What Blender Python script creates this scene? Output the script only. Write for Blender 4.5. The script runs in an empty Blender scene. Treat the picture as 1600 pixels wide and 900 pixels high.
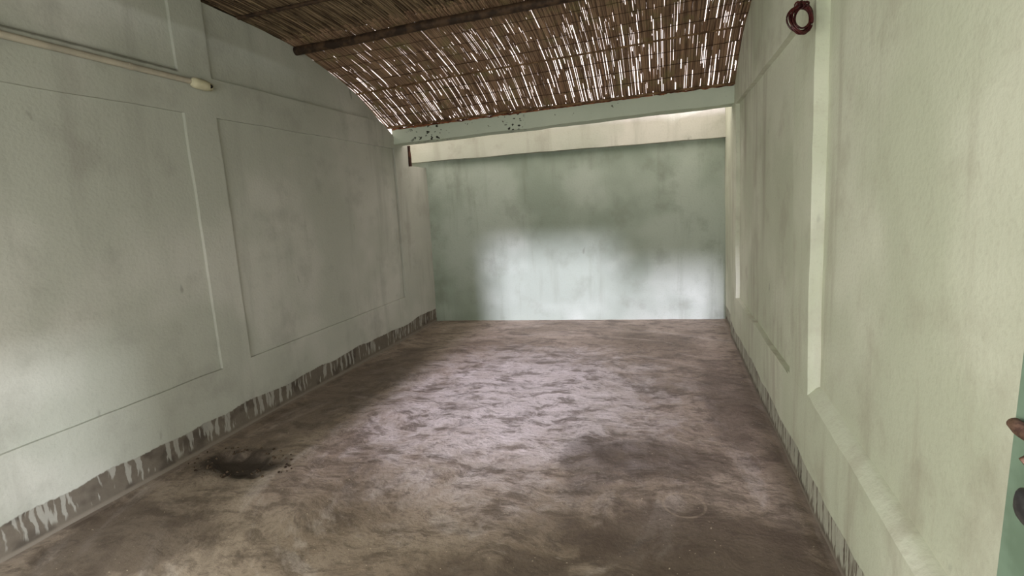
import bpy, bmesh, math, random
from mathutils import Vector, Matrix, noise
random.seed(7)
C = bpy.context.scene.collection
S = bpy.context.scene

# ------------------------------------------------------------------ camera
cam_d = bpy.data.cameras.new('camera'); cam = bpy.data.objects.new('camera', cam_d); C.objects.link(cam)
right = Vector((0.9541, 0.2936, -0.0589)); down = Vector((-0.0059, -0.1782, -0.9840)); fwd = Vector((-0.2994, 0.9392, -0.1683))
m = Matrix((right, -down, -fwd)).transposed().to_4x4(); m.translation = (0, 0, 1.5)
cam.matrix_world = m
cam_d.sensor_width = 36; cam_d.lens = 764.9 / 1600 * 36; cam_d.clip_start = 0.02
S.camera = cam
# ------------------------------------------------------------------ light
w = bpy.data.worlds.new('sky'); S.world = w; w.use_nodes = True
bgn = w.node_tree.nodes['Background']
bgn.inputs[0].default_value = (1.0, 0.87, 0.82, 1); bgn.inputs[1].default_value = 2.7
S.view_settings.view_transform = 'Standard'; S.view_settings.look = 'None'
S.view_settings.gamma = 1; S.view_settings.use_curve_mapping = False
S.view_settings.exposure = 0.0

def light(name, kind, loc, aim, energy, color, **kw):
    d = bpy.data.lights.new(name, kind); d.energy = energy; d.color = color
    for k, v in kw.items(): setattr(d, k, v)
    o = bpy.data.objects.new(name, d); C.objects.link(o); o.location = loc
    o.rotation_euler = (Vector(aim) - Vector(loc)).to_track_quat('-Z', 'Y').to_euler()
    return o
light('hazy_sun', 'SUN', (-0.8, -8, 3), (-0.8 + 0.05, -8 + 10, 3 - 2.50), 6.8, (0.86, 0.77, 1.0), angle=math.radians(4.6))
light('sky_gap_by_door', 'AREA', (7.0, -2.9, 3.85), (-2.95, 1.62, 0.65), 800, (0.9, 0.93, 1.0), shape='RECTANGLE', size=.9, size_y=0.4)
light('daylight_left_window', 'AREA', (-3.25, -0.15, 1.6), (0.65, 0.9, 1.6), 70, (1.0, 0.99, 0.87), shape='RECTANGLE', size=1.1, size_y=1.2)
light('daylight_near_window', 'AREA', (-0.8, -1.15, 1.45), (-0.8, 3, 1.4), 62, (0.94, 0.98, 1.0), shape='RECTANGLE', size=2.7, size_y=1.3)
light('daylight_door', 'AREA', (1.0, -0.2, 1.1), (-2.95, 4.0, 2.3), 22, (0.98, 1.0, 0.95), shape='RECTANGLE', size=0.85, size_y=1.8)

# ------------------------------------------------------------------ helpers
def lin(c): return tuple((v/255/12.92 if v/255 <= .04045 else ((v/255+.055)/1.055)**2.4) for v in c) + (1,)
XL, XR, YN = -2.95, 0.65, -0.9
def yb(x): return 5.90 + 0.30*(x + 2.95)/3.6
def lerp_tab(tab, v):
    if v <= tab[0][0]: return tab[0][1]
    for (a, b), (c, d) in zip(tab, tab[1:]):
        if v <= c: return b + (d-b)*(v-a)/(c-a)
    return tab[-1][1]
PROF = [(-1.2, 3.06), (1.0, 3.02), (2.73, 2.95), (3.3, 2.925), (3.65, 2.89), (4.1, 2.80), (4.5, 2.685), (4.8, 2.56), (5.05, 2.435), (5.3, 2.34)]
def R(x, y):                                   # underside of the reed roof
    t = (x - XL)/3.6
    k = lerp_tab([(3.3, .3), (4.5, 1.0), (5.05, .3)], y)
    return lerp_tab(PROF, y) + .10*k*t + .012*noise.noise(Vector((x*.9, y*.8, 3)))

def obj(name, bm, mat, parent=None, smooth=True, angle=40):
    me = bpy.data.meshes.new(name); bm.normal_update(); bm.to_mesh(me); bm.free()
    if smooth:
        for p in me.polygons: p.use_smooth = True
        me.set_sharp_from_angle(angle=math.radians(angle))
    if mat: me.materials.append(mat)
    o = bpy.data.objects.new(name, me); C.objects.link(o)
    if parent: o.parent = parent
    return o
def struct(o): o['kind'] = 'structure'; return o
def tag(o, label, cat, group=None):
    o['label'] = label; o['category'] = cat
    if group: o['group'] = group
    return o
def empty(name, loc=(0, 0, 0)):
    o = bpy.data.objects.new(name, None); C.objects.link(o); o.location = loc; o.empty_display_size = .1; return o

def box(bm, x0, x1, y0, y1, z0, z1, step=.08, top=None, jit=.0, yfun=None, edge=0.0):
    """subdivided box; hand-plastered waviness through smooth position noise"""
    def cuts(a, b): return max(1, int(math.ceil((b-a)/step)))
    nx, ny, nz = cuts(x0, x1), cuts(y0, y1), cuts(z0, z1)
    cache = {}
    def v(i, j, k):
        key = (i, j, k)
        if key in cache: return cache[key]
        x = x0+(x1-x0)*i/nx; y = y0+(y1-y0)*j/ny; z = z0+(z1-z0)*k/nz
        if top:
            zt = top(x, y); z = z0+(zt-z0)*k/nz
        if yfun: y = y + yfun(x)
        p = Vector((x, y, z))
        if jit:
            q = noise.noise_vector(p*2.3)*jit + noise.noise_vector(p*11)*jit*.45
            p = p + q
        cache[key] = bm.verts.new(p); return cache[key]
    def quad(a, b, c, d): bm.faces.new((a, b, c, d))
    for i in range(nx):
        for j in range(ny):
            quad(v(i, j, 0), v(i, j+1, 0), v(i+1, j+1, 0), v(i+1, j, 0))
            quad(v(i, j, nz), v(i+1, j, nz), v(i+1, j+1, nz), v(i, j+1, nz))
    for i in range(nx):
        for k in range(nz):
            quad(v(i, 0, k), v(i+1, 0, k), v(i+1, 0, k+1), v(i, 0, k+1))
            quad(v(i, ny, k), v(i, ny, k+1), v(i+1, ny, k+1), v(i+1, ny, k))
    for j in range(ny):
        for k in range(nz):
            quad(v(0, j, k), v(0, j, k+1), v(0, j+1, k+1), v(0, j+1, k))
            quad(v(nx, j, k), v(nx, j+1, k), v(nx, j+1, k+1), v(nx, j, k+1))

def tube(bm, pts, rad, n=8, cap=True, squash=1.0):
    pts = [Vector(p) for p in pts]; rings = []
    up0 = Vector((0, 0, 1))
    for i, p in enumerate(pts):
        t = (pts[min(i+1, len(pts)-1)] - pts[max(i-1, 0)]).normalized()
        up = up0 if abs(t.dot(up0)) < .95 else Vector((1, 0, 0))
        a = t.cross(up).normalized(); b = a.cross(t).normalized()
        r = rad[i] if isinstance(rad, (list, tuple)) else rad
        rings.append([bm.verts.new(p + a*(r*math.cos(2*math.pi*k/n)) + b*(r*squash*math.sin(2*math.pi*k/n))) for k in range(n)])
    for r0, r1 in zip(rings, rings[1:]):
        for k in range(n): bm.faces.new((r0[k], r0[(k+1) % n], r1[(k+1) % n], r1[k]))
    if cap:
        bm.faces.new(rings[0][::-1]); bm.faces.new(rings[-1])

def rbox(bm, c, s, bev, seg=3, rot=None):
    r = bmesh.ops.create_cube(bm, size=1)
    vs = r['verts']
    for v in vs: v.co = Vector((v.co.x*s[0], v.co.y*s[1], v.co.z*s[2]))
    es = list({e for v in vs for e in v.link_edges})
    g = bmesh.ops.bevel(bm, geom=es, offset=bev, segments=seg, affect='EDGES', profile=.5)
    allv = {v for v in vs if v.is_valid} | set(g['verts'])
    for v in allv:
        if rot: v.co = rot @ v.co
        v.co += Vector(c)

# ------------------------------------------------------------------ materials
class N:
    def __init__(s, name):
        s.m = bpy.data.materials.new(name); s.m.use_nodes = True; s.t = s.m.node_tree; s.b = s.t.nodes['Principled BSDF']
        s.b.inputs['Specular IOR Level'].default_value = .25
        s.co = s.t.nodes.new('ShaderNodeTexCoord').outputs['Object']
    def new(s, t, **kw):
        n = s.t.nodes.new(t)
        for k, v in kw.items(): setattr(n, k, v)
        return n
    def link(s, a, b):
        if isinstance(a, (int, float, tuple)): b.default_value = a
        else: s.t.links.new(a, b)
    def map(s, scale=(1, 1, 1), loc=(0, 0, 0), src=None, rot=(0, 0, 0)):
        n = s.new('ShaderNodeMapping'); s.link(src or s.co, n.inputs[0]); n.inputs['Scale'].default_value = scale; n.inputs['Location'].default_value = loc; n.inputs['Rotation'].default_value = rot
        return n.outputs[0]
    def noise(s, sc, vec=None, det=4, rough=.55, dist=0):
        n = s.new('ShaderNodeTexNoise'); s.link(vec or s.co, n.inputs['Vector']); n.inputs['Scale'].default_value = sc
        n.inputs['Detail'].default_value = det; n.inputs['Roughness'].default_value = rough; n.inputs['Distortion'].default_value = dist
        return n.outputs['Fac']
    def math(s, op, a, b=0.0, clamp=False):
        n = s.new('ShaderNodeMath', operation=op, use_clamp=clamp); s.link(a, n.inputs[0]); s.link(b, n.inputs[1]); return n.outputs[0]
    def ss(s, v, a, b, o0=0.0, o1=1.0):      # smooth step
        n = s.new('ShaderNodeMapRange', interpolation_type='SMOOTHSTEP'); s.link(v, n.inputs['Value'])
        s.link(a, n.inputs['From Min']); s.link(b, n.inputs['From Max']); s.link(o0, n.inputs['To Min']); s.link(o1, n.inputs['To Max'])
        return n.outputs[0]
    def mix(s, f, a, b, mode='MIX'):
        n = s.new('ShaderNodeMix', data_type='RGBA', blend_type=mode); s.link(f, n.inputs['Factor'])
        s.link(a, n.inputs['A'] if 0 else n.inputs[6]); s.link(b, n.inputs[7]); return n.outputs[2]
    def xyz(s, src=None):
        n = s.new('ShaderNodeSeparateXYZ'); s.link(src or s.co, n.inputs[0]); return n.outputs
    def comb(s, x, y, z):
        n = s.new('ShaderNodeCombineXYZ'); s.link(x, n.inputs[0]); s.link(y, n.inputs[1]); s.link(z, n.inputs[2]); return n.outputs[0]
    def bump(s, h, strength=.3, dist=.01):
        n = s.new('ShaderNodeBump'); s.link(h, n.inputs['Height']); n.inputs['Strength'].default_value = strength; n.inputs['Distance'].default_value = dist
        s.t.links.new(n.outputs[0], s.b.inputs['Normal'])
    def out(s, col, rough=.9): s.link(col, s.b.inputs['Base Color']); s.link(rough, s.b.inputs['Roughness']); return s.m

def wall_mat(name, base, pale, grime, strip=None, streak=1.0, seed=0.0):
    """lime-washed plaster; strip = (height, drip scale, drip threshold) of bare cement at the foot"""
    n = N(name); x, y, z = n.xyz()
    big = n.noise(.9, n.map(loc=(seed, seed, seed)), 3)
    st = n.noise(1.0, n.map(scale=(5, 5, .55), loc=(seed, 0, 0)), 5, .6)
    med = n.noise(3.2, n.map(loc=(0, seed, 0)), 5, .6)
    fine = n.noise(60, None, 3)
    col = n.mix(n.ss(big, .42, .62), base, pale)
    col = n.mix(n.math('MULTIPLY', n.ss(st, .5, .74), .55*streak), col, grime)
    col = n.mix(n.math('MULTIPLY', n.ss(med, .5, .72), .38), col, grime)
    col = n.mix(n.math('MULTIPLY', n.ss(fine, .5, .8), .18), col, grime)
    if seed == 1.3:                       # dirt lying along the top edge of the band, and at its ends
        dl = n.math('ADD', n.math('ABSOLUTE', n.math('SUBTRACT', z, 2.452)), n.math('MULTIPLY', n.noise(14, None, 3), .012))
        dl = n.math('MULTIPLY', n.ss(dl, .018, .008), n.ss(y, 2.53, 2.50))
        col = n.mix(n.math('MULTIPLY', dl, .75), col, lin((74, 72, 58)))
    # small dark scuffs
    sc = n.noise(9, n.map(scale=(1, 1, .45)), 2)
    col = n.mix(n.math('MULTIPLY', n.ss(sc, .73, .80), .45), col, lin((98, 98, 88)))
    h = n.math('ADD', fine, n.math('MULTIPLY', med, 3.0))
    if strip:
        H, ds, thr = strip
        cy = n.comb(y, 0.0, 0.0)
        hh = n.math('ADD', H-.055, n.math('MULTIPLY', n.noise(2.1, cy, 1), .10))
        hh = n.math('ADD', hh, n.math('MULTIPLY', n.noise(40, cy, 2), .022))
        cem = n.ss(z, n.math('ADD', hh, .004), n.math('SUBTRACT', hh, .004))
        ccol = n.mix(n.noise(14, None, 5, .65), lin((92, 84, 74)), lin((122, 114, 102)))
        ccol = n.mix(n.math('MULTIPLY', n.ss(n.noise(5, None, 3), .5, .65), .6), ccol, lin((62, 56, 50)))
        dv = n.comb(n.math('MULTIPLY', n.math('ADD', y, n.math('MULTIPLY', n.noise(16, None, 2), .03)), ds), 0.0, n.math('MULTIPLY', z, 3.0))
        dn = n.noise(1.0, dv, 2, .6)
        low = n.math('MULTIPLY', n.noise(ds*.55, n.comb(n.math('ADD', y, 9.0), 0.0, 0.0), 1), H*.9)
        low = n.math('SUBTRACT', low, .045)
        d = n.math('MULTIPLY', n.ss(dn, thr, thr+.05), n.ss(z, low, n.math('ADD', low, .03)))
        ccol = n.mix(n.math('MULTIPLY', d, .5), ccol, pale)
        ccol = n.mix(n.ss(z, .028, .008), ccol, lin((128, 120, 108)))
        col = n.mix(cem, col, ccol)
        h = n.math('ADD', h, n.math('MULTIPLY', cem, -1.5))
    n.bump(h, .35, .006)
    return n.out(col, .92)

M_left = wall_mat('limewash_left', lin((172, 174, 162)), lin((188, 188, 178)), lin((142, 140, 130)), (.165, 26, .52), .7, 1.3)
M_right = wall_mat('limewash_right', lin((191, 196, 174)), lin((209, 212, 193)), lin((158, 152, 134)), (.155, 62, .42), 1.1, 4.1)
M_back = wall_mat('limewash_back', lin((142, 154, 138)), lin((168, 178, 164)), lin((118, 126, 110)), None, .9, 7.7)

M_band = wall_mat('limewash_band', lin((164, 168, 152)), lin((184, 184, 170)), lin((132, 132, 116)), None, .8, 2.2)

def beam_mat():
    n = N('limewash_beam'); x, y, z = n.xyz()
    col = n.mix(n.noise(3, None, 4), lin((176, 188, 170)), lin((202, 210, 192)))
    chip = n.ss(n.noise(26, n.map(scale=(.8, 1, 1.2)), 2, .5), .60, .63)
    reg = n.math('ADD', n.math('MULTIPLY', n.ss(x, -2.8, -2.6), n.ss(x, -2.15, -2.3)),
                 n.math('MULTIPLY', n.ss(x, -1.62, -1.56), n.ss(x, -1.36, -1.42)))
    col = n.mix(n.math('MULTIPLY', chip, reg), col, lin((48, 48, 40)))
    chip2 = n.ss(n.noise(30, n.map(loc=(4, 2, 1)), 2, .5), .72, .74)
    col = n.mix(chip2, col, lin((92, 88, 74)))
    # bare red clay towards the top edge and at the left end
    up = n.math('ADD', z, n.math('MULTIPLY', n.noise(9, None, 3), .05))
    lvl = n.math('ADD', 2.405, n.math('MULTIPLY', n.math('ADD', x, 2.95), .0155))
    col = n.mix(n.ss(n.math('SUBTRACT', up, lvl), .012, .026), col, lin((150, 104, 76)))
    col = n.mix(n.ss(n.math('ADD', x, n.math('MULTIPLY', n.noise(20, None, 2), .04)), -2.895, -2.915), col, lin((86, 62, 46)))
    n.bump(n.noise(40, None, 4), .4, .006)
    return n.out(col, .92)
M_beam = beam_mat()

def floor_mat():
    n = N('earthen_floor'); x, y, z = n.xyz()
    warp = n.new('ShaderNodeTexNoise'); n.link(n.co, warp.inputs['Vector']); warp.inputs['Scale'].default_value = 1.6; warp.inputs['Detail'].default_value = 3
    wv = n.new('ShaderNodeMixRGB', blend_type='LINEAR_LIGHT'); wv.inputs[0].default_value = .22
    n.link(n.co, wv.inputs[1]); n.link(warp.outputs['Color'], wv.inputs[2]); W = wv.outputs[0]
    a = n.noise(1.1, W, 6, .62); b = n.noise(7, n.map(scale=(.6, 1.3, 1), src=W), 8, .7); c = n.noise(26, None, 5, .7)
    # swirled trowel marks: noise read in polar coordinates round a point
    dx = n.math('ADD', x, .95); dy = n.math('SUBTRACT', y, 2.5)
    r = n.math('SQRT', n.math('ADD', n.math('MULTIPLY', dx, dx), n.math('MULTIPLY', dy, dy)))
    th = n.math('ARCTAN2', dy, dx)
    sw = n.noise(1.0, n.comb(n.math('MULTIPLY', r, 5.5), n.math('MULTIPLY', th, 1.5), n.math('MULTIPLY', a, 2.0)), 6, .66)
    col = n.mix(n.ss(a, .36, .64), lin((122, 108, 92)), lin((158, 144, 128)))
    # damp dark ground, front right, and a pale middle with sunlight painted in
    def blob(cx, cy, rx, ry, lo=.75, hi=1.15, amp=1.7):
        u = n.math('DIVIDE', n.math('SUBTRACT', x, cx), rx); v = n.math('DIVIDE', n.math('SUBTRACT', y, cy), ry)
        q = n.math('SQRT', n.math('ADD', n.math('MULTIPLY', u, u), n.math('MULTIPLY', v, v)))
        q = n.math('ADD', q, n.math('MULTIPLY', n.math('SUBTRACT', n.noise(4.5, W, 7, .7), .5), amp))
        return n.ss(q, hi, lo)
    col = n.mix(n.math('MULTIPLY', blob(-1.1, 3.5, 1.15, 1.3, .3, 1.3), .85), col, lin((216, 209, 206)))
    col = n.mix(n.ss(b, .47, .62, 0.0, .75), col, lin((94, 82, 70)))
    col = n.mix(n.ss(sw, .53, .66, 0.0, .4), col, lin((92, 82, 72)))
    col = n.mix(n.ss(sw, .46, .34, 0.0, .4), col, lin((188, 178, 168)))
    col = n.mix(n.ss(c, .52, .72, 0.0, .4), col, lin((60, 52, 45)))
    col = n.mix(n.ss(c, .42, .28, 0.0, .35), col, lin((160, 150, 138)))
    for cx, cy, rx, ry, k in [(-.02, 2.75, .46, .24, .6), (-.42, 2.62, .2, .38, .45), (.12, 2.0, .6, .36, .65), (-.45, 1.55, .6, .3, .6), (.45, 3.7, .2, 1.0, .45), (-2.55, 1.5, .5, .35, .6), (-2.6, 3.5, .35, 1.4, .45)]:
        col = n.mix(n.math('MULTIPLY', blob(cx, cy, rx, ry, .7, 1.1), k), col, lin((72, 59, 49)))
    e = n.noise(15, n.map(scale=(.6, 1.4, 1), src=W), 6, .75)
    col = n.mix(n.ss(e, .54, .62, 0.0, .42), col, lin((78, 68, 60)))
    col = n.mix(n.ss(n.noise(70, None, 1), .74, .80, 0.0, .7), col, lin((200, 188, 164)))
    # pale ring left by a bucket
    ux = n.math('SUBTRACT', x, .08); uy = n.math('SUBTRACT', y, 2.32)
    rr = n.math('SQRT', n.math('ADD', n.math('MULTIPLY', ux, ux), n.math('MULTIPLY', uy, uy)))
    rr = n.math('ADD', rr, n.math('MULTIPLY', n.noise(12, None, 2), .012))
    ring = n.ss(n.math('ABSOLUTE', n.math('SUBTRACT', rr, .104)), .010, .003)
    col = n.mix(n.math('MULTIPLY', ring, n.ss(n.noise(9, None, 2), .35, .5, 0.0, .4)), col, lin((165, 150, 130)))
    # cement smear along both side walls
    edge = n.ss(n.math('ADD', n.math('ABSOLUTE', n.math('ADD', x, 1.15)), n.math('MULTIPLY', n.noise(7, None, 3), .03)), 1.785, 1.80)
    col = n.mix(n.math('MULTIPLY', edge, .3), col, lin((150, 140, 128)))
    hole = blob(-2.56, 2.2, .34, .19, .5, 1.15, 1.5)
    col = n.mix(n.math('MULTIPLY', hole, .92), col, lin((44, 35, 27)))
    n.bump(n.math('ADD', n.math('MULTIPLY', b, 2.0), c), .5, .008)
    n.b.inputs['Specular IOR Level'].default_value = .5
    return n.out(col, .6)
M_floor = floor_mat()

def reed_mat_(name, c0, c1, c2, sc=1.0):
    n = N(name); x, y, z = n.xyz()
    a = n.noise(1.0, n.comb(n.math('MULTIPLY', x, 95*sc), n.math('MULTIPLY', y, 1.6), 0.0), 3, .6)
    b = n.noise(1.0, n.comb(n.math('MULTIPLY', x, 6), n.math('MULTIPLY', y, 5), 0.0), 4, .6)
    col = n.mix(n.ss(a, .38, .62), c0, c1)
    col = n.mix(n.ss(b, .5, .68, 0.0, .6), col, c2)
    return n.out(col, .75)
M_reed = reed_mat_('weathered_reed', lin((96, 74, 58)), lin((160, 132, 106)), lin((128, 120, 80)))
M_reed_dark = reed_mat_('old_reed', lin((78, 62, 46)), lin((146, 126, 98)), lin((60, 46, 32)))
def plain(name, c0, c1, sc=8, rough=.7, metal=0.0, bump=0.0):
    n = N(name); v = n.noise(sc, None, 5, .6)
    if bump: n.bump(v, bump, .004)
    n.b.inputs['Metallic'].default_value = metal
    return n.out(n.mix(n.ss(v, .4, .62), c0, c1), rough)
M_pole = plain('dark_bamboo', lin((44, 33, 24)), lin((76, 58, 42)), 12, .7, 0, .3)
M_split = plain('split_bamboo', lin((84, 62, 42)), lin((124, 98, 68)), 10, .65, 0, .2)
M_cord = plain('old_cord', lin((50, 34, 26)), lin((74, 52, 38)), 30)
M_clay = plain('red_clay', lin((76, 44, 30)), lin((150, 98, 68)), 14, .95, 0, .8)
M_light_block = plain('light_block_cover', lin((70, 56, 38)), lin((96, 80, 56)), 5, .95, 0, .5)
M_pvc = plain('yellowed_plastic', lin((160, 154, 138)), lin((178, 170, 152)), 5, .55)
M_socket = plain('cream_plastic', lin((186, 180, 150)), lin((204, 198, 170)), 6, .5)
M_black = plain('black_opening', lin((12, 10, 8)), lin((18, 15, 12)), 20, .9)
M_wire = plain('red_brown_wire', lin((48, 16, 18)), lin((74, 30, 28)), 30, .4)
M_string = plain('grey_string', lin((110, 104, 84)), lin((84, 76, 60)), 60, .9)
M_rust = plain('rusty_iron', lin((82, 62, 52)), lin((116, 92, 76)), 60, .8, .3, .5)
M_steel = plain('worn_shackle', lin((150, 138, 118)), lin((178, 166, 146)), 60, .5, .5)
M_iron = plain('grey_iron', lin((60, 60, 60)), lin((84, 84, 82)), 40, .5, .4, .2)
M_door = plain('green_door_paint', lin((128, 152, 132)), lin((112, 134, 114)), 5, .6, 0, .1)
M_tin = plain('tin_sheet', lin((120, 116, 108)), lin((140, 134, 124)), 4, .6, .2)
M_ground = plain('outside_ground', lin((120, 120, 90)), lin((146, 140, 112)), 1, .95)

# ------------------------------------------------------------------ floor
bm = bmesh.new()
nx, ny = 160, 300
x0, x1, y0, y1 = -3.3, 1.0, -1.1, 6.5
grid = []
for i in range(nx+1):
    row = []
    for j in range(ny+1):
        x = x0+(x1-x0)*i/nx; y = y0+(y1-y0)*j/ny
        z = .006*noise.noise(Vector((x*1.5, y*1.5, 0))) + .003*noise.noise(Vector((x*7, y*7, 2)))
        q = math.hypot((x+2.58)/.27, (y-2.22)/.12) + .5*noise.noise(Vector((x*9, y*9, 5)))
        if q < 1: z -= .05*min(1, (1-q)*2.5)
        q2 = math.hypot((x+2.45)/.16, (y-2.10)/.05) + .6*noise.noise(Vector((x*14, y*14, 8)))
        if q2 < 1: z -= .03*min(1, (1-q2)*2.5)
        if .9 < q < 1.7: z += .012*max(0, noise.noise(Vector((x*25, y*25, 1))))
        row.append(bm.verts.new((x, y, z - .004)))
    grid.append(row)
for i in range(nx):
    for j in range(ny): bm.faces.new((grid[i][j], grid[i+1][j], grid[i+1][j+1], grid[i][j+1]))
rim = [grid[i][0] for i in range(nx+1)] + [grid[nx][j] for j in range(1, ny+1)] + [grid[i][ny] for i in range(nx-1, -1, -1)] + [grid[0][j] for j in range(ny-1, 0, -1)]
low = [bm.verts.new((v.co.x, v.co.y, -.15)) for v in rim]
for k in range(len(rim)):
    k2 = (k+1) % len(rim); bm.faces.new((rim[k2], rim[k], low[k], low[k2]))
bm.faces.new(low[::-1])
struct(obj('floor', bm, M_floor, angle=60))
bm = bmesh.new(); box(bm, -30, 30, -30, 30, -.4, -.16, 30)
struct(obj('ground', bm, M_ground, smooth=False))

# ------------------------------------------------------------------ side walls
J = .006
bm = bmesh.new()
XO = XL-.25
def lt(x, y): return R(XL, y) - .005 - lerp_tab([(3.6, 0), (4.3, .008), (4.55, .015), (4.8, .04), (5.05, .075), (5.1, .075)], y)
D = .022
# window opening y -0.7..0.5, z 0.85..2.1
def L(*a, **k): box(bm, *a, jit=J, **k)
L(XO, XL-D, YN-.2, -.7, -.05, 2.2); L(XO, XL-D, -.7, .5, -.05, .85); L(XO, XL-D, -.7, .5, 2.1, 2.2); L(XO, XL-D, .5, 5.90, -.05, 2.03)
L(XO, XL-D, .5, 5.12, 2.03, 2.2)
L(XO, XL-D, YN-.2, 5.1, 2.2, 2.9, top=lt)                                    # gable infill
L(XL-D-.02, XL, .5, 5.40, -.05, .49); L(XL-D-.02, XL, .5, 5.10, 2.2, 2.455, top=lambda x, y: min(2.455, lt(x, y)))        # plinth band, lintel band
L(XL-D-.02, XL, 2.52, 2.76, .47, 2.22); L(XL-D-.02, XL, 2.52, 2.76, 2.44, 2.9, top=lambda x, y: lt(x, y)-.002)
L(XL-D-.02, XL, .42, .6, .47, 2.22)
L(XO, XL, 5.09, 5.40, .47, 2.262)
for v in bm.verts:                       # the walls lean slightly into the room
    if v.co.x > XL-.2: v.co.x += .017*(v.co.z-.55)
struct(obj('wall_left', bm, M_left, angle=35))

bm = bmesh.new()
XO = XR+.27
def rt(x, y): return R(XR, y) - .004
DN, DF = .055, .035
# door opening y -0.75..0.13, z 0..2.05
L(XR, XO, YN-.2, -.75, -.05, 2.28); L(XR, XO, -.75, .13, 2.05, 2.28); L(XR, XO, .13, .45, -.05, 2.28)
L(XR+DN, XO, .45, 2.52, -.05, 2.28); L(XR+DF, XO, 2.52, 5.05, -.05, 2.28); L(XR, XO, 5.02, 5.40, -.05, 2.30)
L(XR+.035, XO, 5.40, 6.30, -.05, 2.45)
L(XR, XR+DN+.02, .45, 2.54, -.05, .51, step=.04, top=lambda x, y: lerp_tab([(1.3, .425), (2.5, .52)], y)+max(0, min(1, (x-XR)/DN))*.055); L(XR, XR+DN+.02, 2.5, 2.9, -.05, .51); L(XR, XR+DF+.02, 2.86, 5.05, -.05, .49)
L(XR, XR+DN+.02, 2.52, 2.86, .47, 2.3)
L(XR, XO, YN-.2, 5.25, 2.27, 3.0, top=rt)
for v in bm.verts:
    if v.co.x < XR+.2: v.co.x -= .017*v.co.z
struct(obj('wall_right', bm, M_right, angle=35))

# ------------------------------------------------------------------ back wall, beams
bm = bmesh.new()
box(bm, XL-.3, XR+.30, 5.90, 6.15, -.05, 2.12, jit=J, yfun=lambda x: yb(x)-5.90)
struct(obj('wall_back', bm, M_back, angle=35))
bm = bmesh.new()
box(bm, XL-.3, XR+.03, 5.81, 6.13, 2.10, 2.52, jit=.007, yfun=lambda x: yb(x)-5.90)
struct(obj('trim_2', bm, M_band, angle=35))
bm = bmesh.new()
def sl(x): return .045*(x-XL)/3.6
r_ = .0
def beam(bm, z0, z1, ya, yb_, jit):
    n0 = len(bm.verts); box(bm, XL+.02, XR-.038, ya, yb_, z0, z1, step=.05, jit=jit); bm.verts.ensure_lookup_table()
    for v in bm.verts[n0:]: v.co.z += sl(v.co.x)
beam(bm, 2.245, 2.405, 5.09, 5.29, .007)
b1 = struct(obj('trim_1', bm, M_beam, angle=35))
bm = bmesh.new()                      # lumpy clay bedding on the beam's top edge
nseg = 220; prev = None
for i in range(nseg+1):
    x = XL+.03+(XR-XL-.08)*i/nseg
    hgt = .022+.02*noise.noise(Vector((x*6, 0, 0)))+.012*noise.noise(Vector((x*25, 0, 3)))
    dy = .012*noise.noise(Vector((x*14, 5, 0))); zb = 2.398+sl(x)+.010*noise.noise(Vector((x*18, 2, 7)))
    ring = [bm.verts.new((x, 5.082+dy, zb)), bm.verts.new((x, 5.078+dy, zb+hgt*.6)), bm.verts.new((x, 5.095, zb+hgt)), bm.verts.new((x, 5.25, zb+hgt)), bm.verts.new((x, 5.25, zb))]
    if prev:
        for k in range(5): bm.faces.new((prev[k], prev[(k+1) % 5], ring[(k+1) % 5], ring[k]))
    else: bm.faces.new(ring)
    prev = ring
bm.faces.new(prev[::-1])
o = obj('clay_bedding', bm, M_clay, b1, angle=60); o['label'] = 'crumbling red clay along the top of the beam'

bm = bmesh.new(); box(bm, -2.965, -2.905, 5.405, 5.44, 2.02, 2.255, step=.02, jit=.012)
o = obj('clay_fill', bm, plain('dark_red_clay', lin((50, 32, 25)), lin((84, 56, 44)), 14, .95, 0, .8), b1, angle=60); o['label'] = 'dark red clay filling the gap at the left wall'
# near wall with two openings side by side (outside the photo, it shapes the daylight)
bm = bmesh.new()
for a in [(-3.3, -2.2, -.05, 3.3), (-2.2, XR, -.05, .76), (-2.2, -.66, 2.72, 3.3), (-.66, XR, 2.40, 3.3), (XR, XR+.3, -.05, 3.3)]:
    box(bm, a[0], a[1], YN-.2, YN, a[2], a[3], step=.3)
struct(obj('wall_near', bm, M_back, angle=35))

t = struct(empty('dimming_bars', (-.66, YN, .76)))  # unseen bars, added to dim the daylight through the right opening
for k in range(12):
    bm = bmesh.new(); tube(bm, [(-.60+.11*k, YN-.1, .74), (-.60+.11*k, YN-.1, 2.42)], .013, 8)
    bmesh.ops.translate(bm, verts=bm.verts, vec=-t.location); obj('dimming_bar', bm, M_iron, t)
# ------------------------------------------------------------------ ceiling of reed mats
ceil = struct(empty('ceiling', (0, 0, 0)))
def reed_run(bm, x, ya, yb_, rad, zoff, wob, step=.22, n=5):
    k = max(2, int(math.ceil((yb_-ya)/step))); ph = random.uniform(0, 99); pts = []; sk = random.uniform(-.003, .003)
    for i in range(k+1):
        y = ya+(yb_-ya)*i/k
        xx = x+wob*noise.noise(Vector((ph, y*2.4, 0)))+sk*(y-ya)
        pts.append((xx, y, R(xx, y)+zoff+.004*noise.noise(Vector((ph, y*2, 9)))))
    tube(bm, pts, rad, n, True, .6)
# lower, sunlit mat: y 3.6 .. 5.12
bm = bmesh.new()
x = XL-.03
while x < XR+.1:
    r = random.uniform(.0042, .0075)
    reed_run(bm, x+r, 3.55, 5.16+random.uniform(-.05, .02), r, .008, .0035)
    x += 2*r*1.0 + (random.uniform(.0014, .0040) if random.random() < .31 else -.0004)
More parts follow.
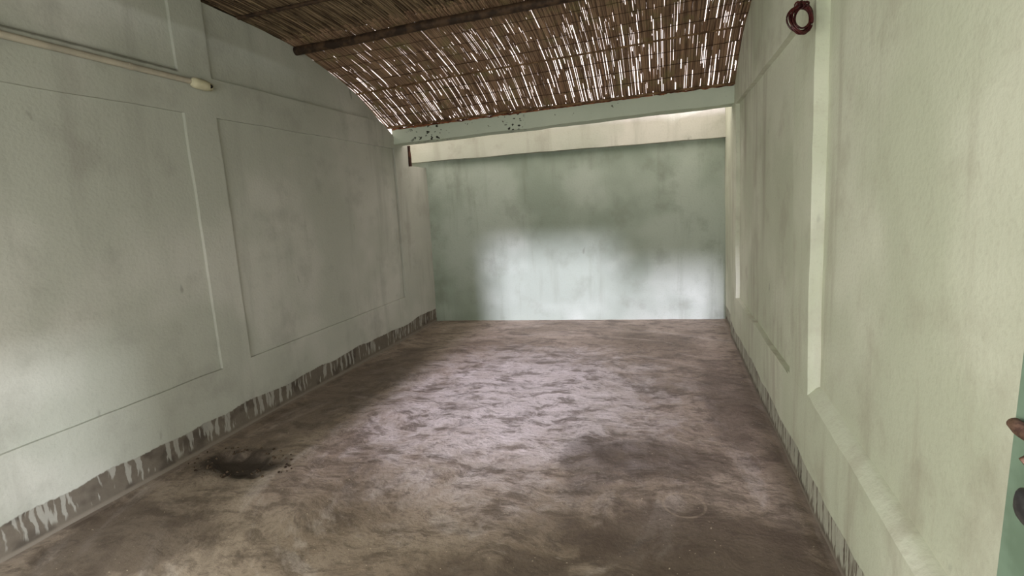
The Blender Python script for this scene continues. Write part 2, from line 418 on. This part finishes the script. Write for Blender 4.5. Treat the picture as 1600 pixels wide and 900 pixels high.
# second layer of shorter pieces, dense at the top and sparse near the eave
for i in range(2900):
    x = random.uniform(XL-.02, XR+.1); ln = random.uniform(.08, .4)
    u = random.random()**2.1; y = 3.5+u*1.55
    reed_run(bm, x, y, min(5.14, y+ln), random.uniform(.0045, .009), .017, .003, .25, 4)
o = obj('reed_mat', bm, M_reed, ceil, angle=60); o['label'] = 'sloping reed mat with daylight showing through its gaps'
# upper mat: closed, no light through it
bm = bmesh.new()
x = XL-.22
while x < XR+.2:
    r = random.uniform(.0045, .0085)
    reed_run(bm, x+r, 1.2, 3.66+random.uniform(-.05, .05), r, .022+random.uniform(-.003, .003), .008, .3)
    x += 2*r*random.uniform(1.0, 1.3)
for i in range(700):                  # loose overlapping reeds on its face
    x = random.uniform(XL-.1, XR+.1); y = random.uniform(2.2, 3.4)
    reed_run(bm, x, y, min(3.69, y+random.uniform(.2, .7)), random.uniform(.003, .006), .010, .01, .25, 4)
for i in range(420):                  # straw ends hanging over the purlin
    x = random.uniform(XL, XR+.1)
    y = random.uniform(3.52, 3.58); z = R(x, y)+.012
    tube(bm, [(x, y, z), (x+random.uniform(-.01, .01), y+.05, z-.012-random.uniform(0, .016))], [.003, .0015], 4)
o = obj('reed_mat', bm, M_reed_dark, ceil, angle=60); o['label'] = 'dark closed reed mat over the front of the room'
bm = bmesh.new(); box(bm, XL-.3, XR+.3, YN-.3, 3.62, 3.0, 3.1, step=.25)  # backing sheet added above the upper mat to keep sky light out
for v in bm.verts: v.co.z = R(v.co.x, v.co.y)+(.045 if v.co.z < 3.05 else .10)
obj('light_block_sheet', bm, M_light_block, ceil)
# thin lashings across the lower mat
for yy in (3.9, 4.06, 4.2, 4.34, 4.64, 4.78, 4.91):
    bm = bmesh.new(); pts = []
    for i in range(91):
        x = XL-.05+(XR-XL+.1)*i/90; y = yy+.014*noise.noise(Vector((x*1.3, yy*7, 0)))
        pts.append((x, y, R(x, y)-.001+.002*noise.noise(Vector((x*20, yy, 1)))))
    tube(bm, pts, .0028 if yy > 4.3 else .0018, 5)
    obj('lashing', bm, M_cord, ceil)
# ------------------------------------------------------------------ bamboo poles under the mats
def pole(name, y, rad, dz, mat, label, nodes=True, grp=None, curve=0.0, x0=XL-.03, x1=XR-.02):
    bm = bmesh.new(); pts = []; rads = []
    n_ = 150
    for i in range(n_+1):
        x = x0+(x1-x0)*i/n_; t = (x-x0)/(x1-x0)
        yy = y+.01*noise.noise(Vector((x*.8, y, 2)))-curve*t
        f = (i % 17)
        rads.append(rad*(1.0+(.14 if nodes and f == 0 else 0)+.06*noise.noise(Vector((x*2, y, 4))))*(1-.12*t))
        pts.append((x, yy, R(x, yy)-rad+dz+.004*noise.noise(Vector((x*1.5, y*3, 8)))))
    tube(bm, pts, rads, 12)
    o = obj(name, bm, mat, angle=50)
    return tag(o, label, 'pole', 'thin bamboo battens under the mats' if name == 'bamboo_batten' else None)
pole('bamboo_purlin', 3.66, .034, .004, M_pole, 'thick dark bamboo purlin where the closed mat meets the see-through mat')
pole('bamboo_batten', 3.08, .013, .012, M_pole, 'dark thin bamboo batten under the closed upper mat, nearest the camera')
pole('bamboo_batten', 4.50, .009, .003, M_split, 'thin brown split bamboo batten across the middle of the gappy sloping mat')
pole('bamboo_batten', 5.055, .012, .004, M_split, 'brown bamboo batten at the mat\'s lower edge on top of the painted beam')

# ------------------------------------------------------------------ conduit with socket on the left wall
t = tag(empty('conduit', (XL+.032, 1.8, 2.40)), 'long cream plastic conduit running along the upper band of the left wall', 'conduit')
def child(name, bm, mat, root, label=None, **k):
    bmesh.ops.translate(bm, verts=bm.verts, vec=-root.location)
    o = obj(name, bm, mat, root, **k)
    if label: o['label'] = label
    return o
bm = bmesh.new(); tube(bm, [(XL+.05, y, 2.412-.007*(y-.6)) for y in [.6+i*.2 for i in range(11)]], .0175, 14)
child('pipe', bm, M_pvc, t)
bm = bmesh.new()
pr = [(2.575, .018), (2.585, .030), (2.60, .034), (2.66, .034), (2.68, .031), (2.715, .024), (2.72, .018)]
tube(bm, [(XL+.064, y, 2.392-.05*(y-2.575)) for y, r in pr], [r for y, r in pr], 18)
sk = child('end_socket', bm, M_socket, t, 'wider cream end socket with a dark hole')
bm = bmesh.new()
tube(bm, [(XL+.082, 2.700, 2.385), (XL+.092, 2.688, 2.383)], [.012, .0125], 14)
o = child('hole', bm, M_black, t, 'black cable hole'); o.parent = sk; 
for y in (1.35, 2.2):
    bm = bmesh.new()
    for k in range(9):
        pass
    tube(bm, [(XL+.05, y-.01, 2.412-.007*(y-.6)), (XL+.05, y+.01, 2.412-.007*(y-.6))], .0198, 14)
    child('clip', bm, M_pvc, t)

# ------------------------------------------------------------------ coil of wire hanging by the right wall
t = tag(empty('wire_coil', (.545, 2.47, 2.187)), 'small coil of dark red-brown wire hanging by strings high on the right wall', 'wire')
cx, cy, cz = .545, 2.47, 2.187
ax = Vector((.95, .28, -.05)).normalized(); az = Vector((.0, .15, .98)).normalized(); ay = ax.cross(az)
bm = bmesh.new(); pts = []
turns = 7
for i in range(turns*26+1):
    a = 2*math.pi*i/26; tn = i/26
    rx = .043+.005*math.sin(tn*2.3+1); rz = .053+.006*math.sin(tn*1.7)
    o_ = Vector((cx, cy, cz))+ax*(rx*math.cos(a)+.006*math.sin(tn*3.1))+az*(rz*math.sin(a)+.006*math.cos(tn*2.2))+ay*(.012*math.sin(tn*1.9)+.004*math.sin(a*2))
    pts.append(o_)
tube(bm, pts, .0036, 7)
pts = []
for i in range(50):                    # inner loose loop
    a = 2*math.pi*i/26
    pts.append(Vector((cx+.004, cy-.006, cz+.004))+ax*(.030*math.cos(a+.6)+.004*math.sin(i*.3))+az*(.042*math.sin(a+.6)))
tube(bm, pts, .0032, 7)
child('coil', bm, M_wire, t)
bm = bmesh.new()                       # wrapped knot on top
pts = []
for i in range(60):
    a = i*.75
    pts.append(Vector((cx, cy-.004, cz+.054))+ax*(.020*math.sin(i*.13)+.004*math.cos(a))+az*(.013*math.sin(a))+ay*(.012*math.cos(a)))
tube(bm, pts, .0036, 7)
child('knot', bm, M_wire, t)
bm = bmesh.new()
top = R(.58, 2.47)+.005
for dx, dz_ in ((-.010, .0), (.006, .0), (.038, -.01)):
    pts = [Vector((cx, cy, cz+.06))+ax*(dx*k/4*(1 if k < 4 else 1)) + Vector((0, 0, (top-cz-.06)*k/8)) for k in range(9)]
    tube(bm, pts, .0032, 6)
child('string', bm, M_string, t, 'grey strings going up to the roof')

# ------------------------------------------------------------------ green door folded back against the right wall
t = struct(empty('door_1', (0.600, .7, .03)))
bm = bmesh.new(); rbox(bm, (0.585, .70, 1.03), (.032, .86, 1.96), .003); leaf = child('door_leaf', bm, M_door, t, 'pale green painted door leaf', angle=30)
bm = bmesh.new()
for z in (.12, .75, 1.35, 1.93): rbox(bm, (0.567, .66, z), (.012, .70, .09), .003)
o = child('rail', bm, M_door, t, angle=30)
bm = bmesh.new()                      # sliding bolt: back plate, keepers, rod with its tip past the door's edge
rbox(bm, (0.567, .99, 1.065), (.004, .16, .05), .001)
for y in (.935, 1.045): rbox(bm, (0.559, y, 1.065), (.020, .016, .030), .004)
bo = child('slide_bolt', bm, M_iron, t)
bm = bmesh.new()
tube(bm, [(0.556, .90, 1.063), (0.556, 1.0, 1.063), (0.556, 1.075, 1.060), (0.556, 1.125, 1.062), (0.556, 1.145, 1.066), (0.556, 1.150, 1.068)], [.009, .009, .010, .012, .010, .004], 12)
tube(bm, [(0.556, 1.05, 1.06), (0.540, 1.06, 1.045), (0.526, 1.062, 1.035)], [.009, .010, .008], 10)
o = child('bolt_rod', bm, M_rust, t, 'rusty sliding rod'); o.parent = bo
bm = bmesh.new(); rbox(bm, (0.567, 1.02, .99), (.005, .035, .07), .002); rbox(bm, (0.558, 1.02, .975), (.02, .008, .02), .003)
child('hasp', bm, M_steel, t)
for o in (.35, 1.6):
    bm = bmesh.new(); tube(bm, [(0.605, .262, o), (0.605, .262, o+.09)], .009, 10); child('hinge', bm, M_iron, t)

t = tag(empty('padlock', (0.545, 1.02, .90)), 'dark grey padlock hanging from the green door at the right edge', 'padlock')
bm = bmesh.new()
pts = []
for i in range(17):
    a = math.pi*i/16; pts.append((0.548, 1.02-.019*math.cos(a), .952+.022*math.sin(a)))
pts = [(0.548, 1.001, .92)]+pts+[(0.548, 1.039, .92)]
tube(bm, pts, .0052, 10); child('shackle', bm, M_steel, t, 'worn beige shackle')
bm = bmesh.new()
rings = []
for k, (z, s) in enumerate([(.880, .35), (.883, .62), (.890, .85), (.900, .98), (.912, 1.0), (.925, .95), (.933, .82), (.936, .6)]):
    rings.append([bm.verts.new((0.548+.017*s*math.copysign(abs(math.cos(a))**.8, math.cos(a)), 1.02+.036*s*math.copysign(abs(math.sin(a))**.8, math.sin(a)), z)) for a in [2*math.pi*q/24 for q in range(24)]])
for r0, r1 in zip(rings, rings[1:]):
    for q in range(24): bm.faces.new((r0[q], r0[(q+1) % 24], r1[(q+1) % 24], r1[q]))
bm.faces.new(rings[0][::-1]); bm.faces.new(rings[-1])
child('lock_body', bm, M_iron, t, angle=60)

t = bpy.data.objects['door_1']; t.location.y -= .13
bo.location += Vector((0, -.036, .024)); bpy.data.objects['hasp'].location += Vector((0, .037, .07))
bpy.data.objects['padlock'].location += Vector((0, -.125, .07))

# crumbs of soil round the hole in the floor
bm = bmesh.new()
for i in range(90):
    a = random.uniform(0, 6.28); q = random.uniform(.75, 1.5)
    x = -2.56+.26*q*math.cos(a); y = 2.2+.13*q*math.sin(a); r = random.uniform(.003, .011)
    g = bmesh.ops.create_icosphere(bm, subdivisions=1, radius=r)
    for v in g['verts']: v.co = v.co*random.uniform(.7, 1.2); v.co.z *= .7; v.co += Vector((x, y, r*.3))
o = tag(obj('soil_crumbs', bm, plain('dark_soil', lin((60, 49, 39)), lin((92, 78, 63)), 20, .95)), 'loose dark soil crumbs around the small hole in the floor by the left wall', 'soil'); o['kind'] = 'stuff'
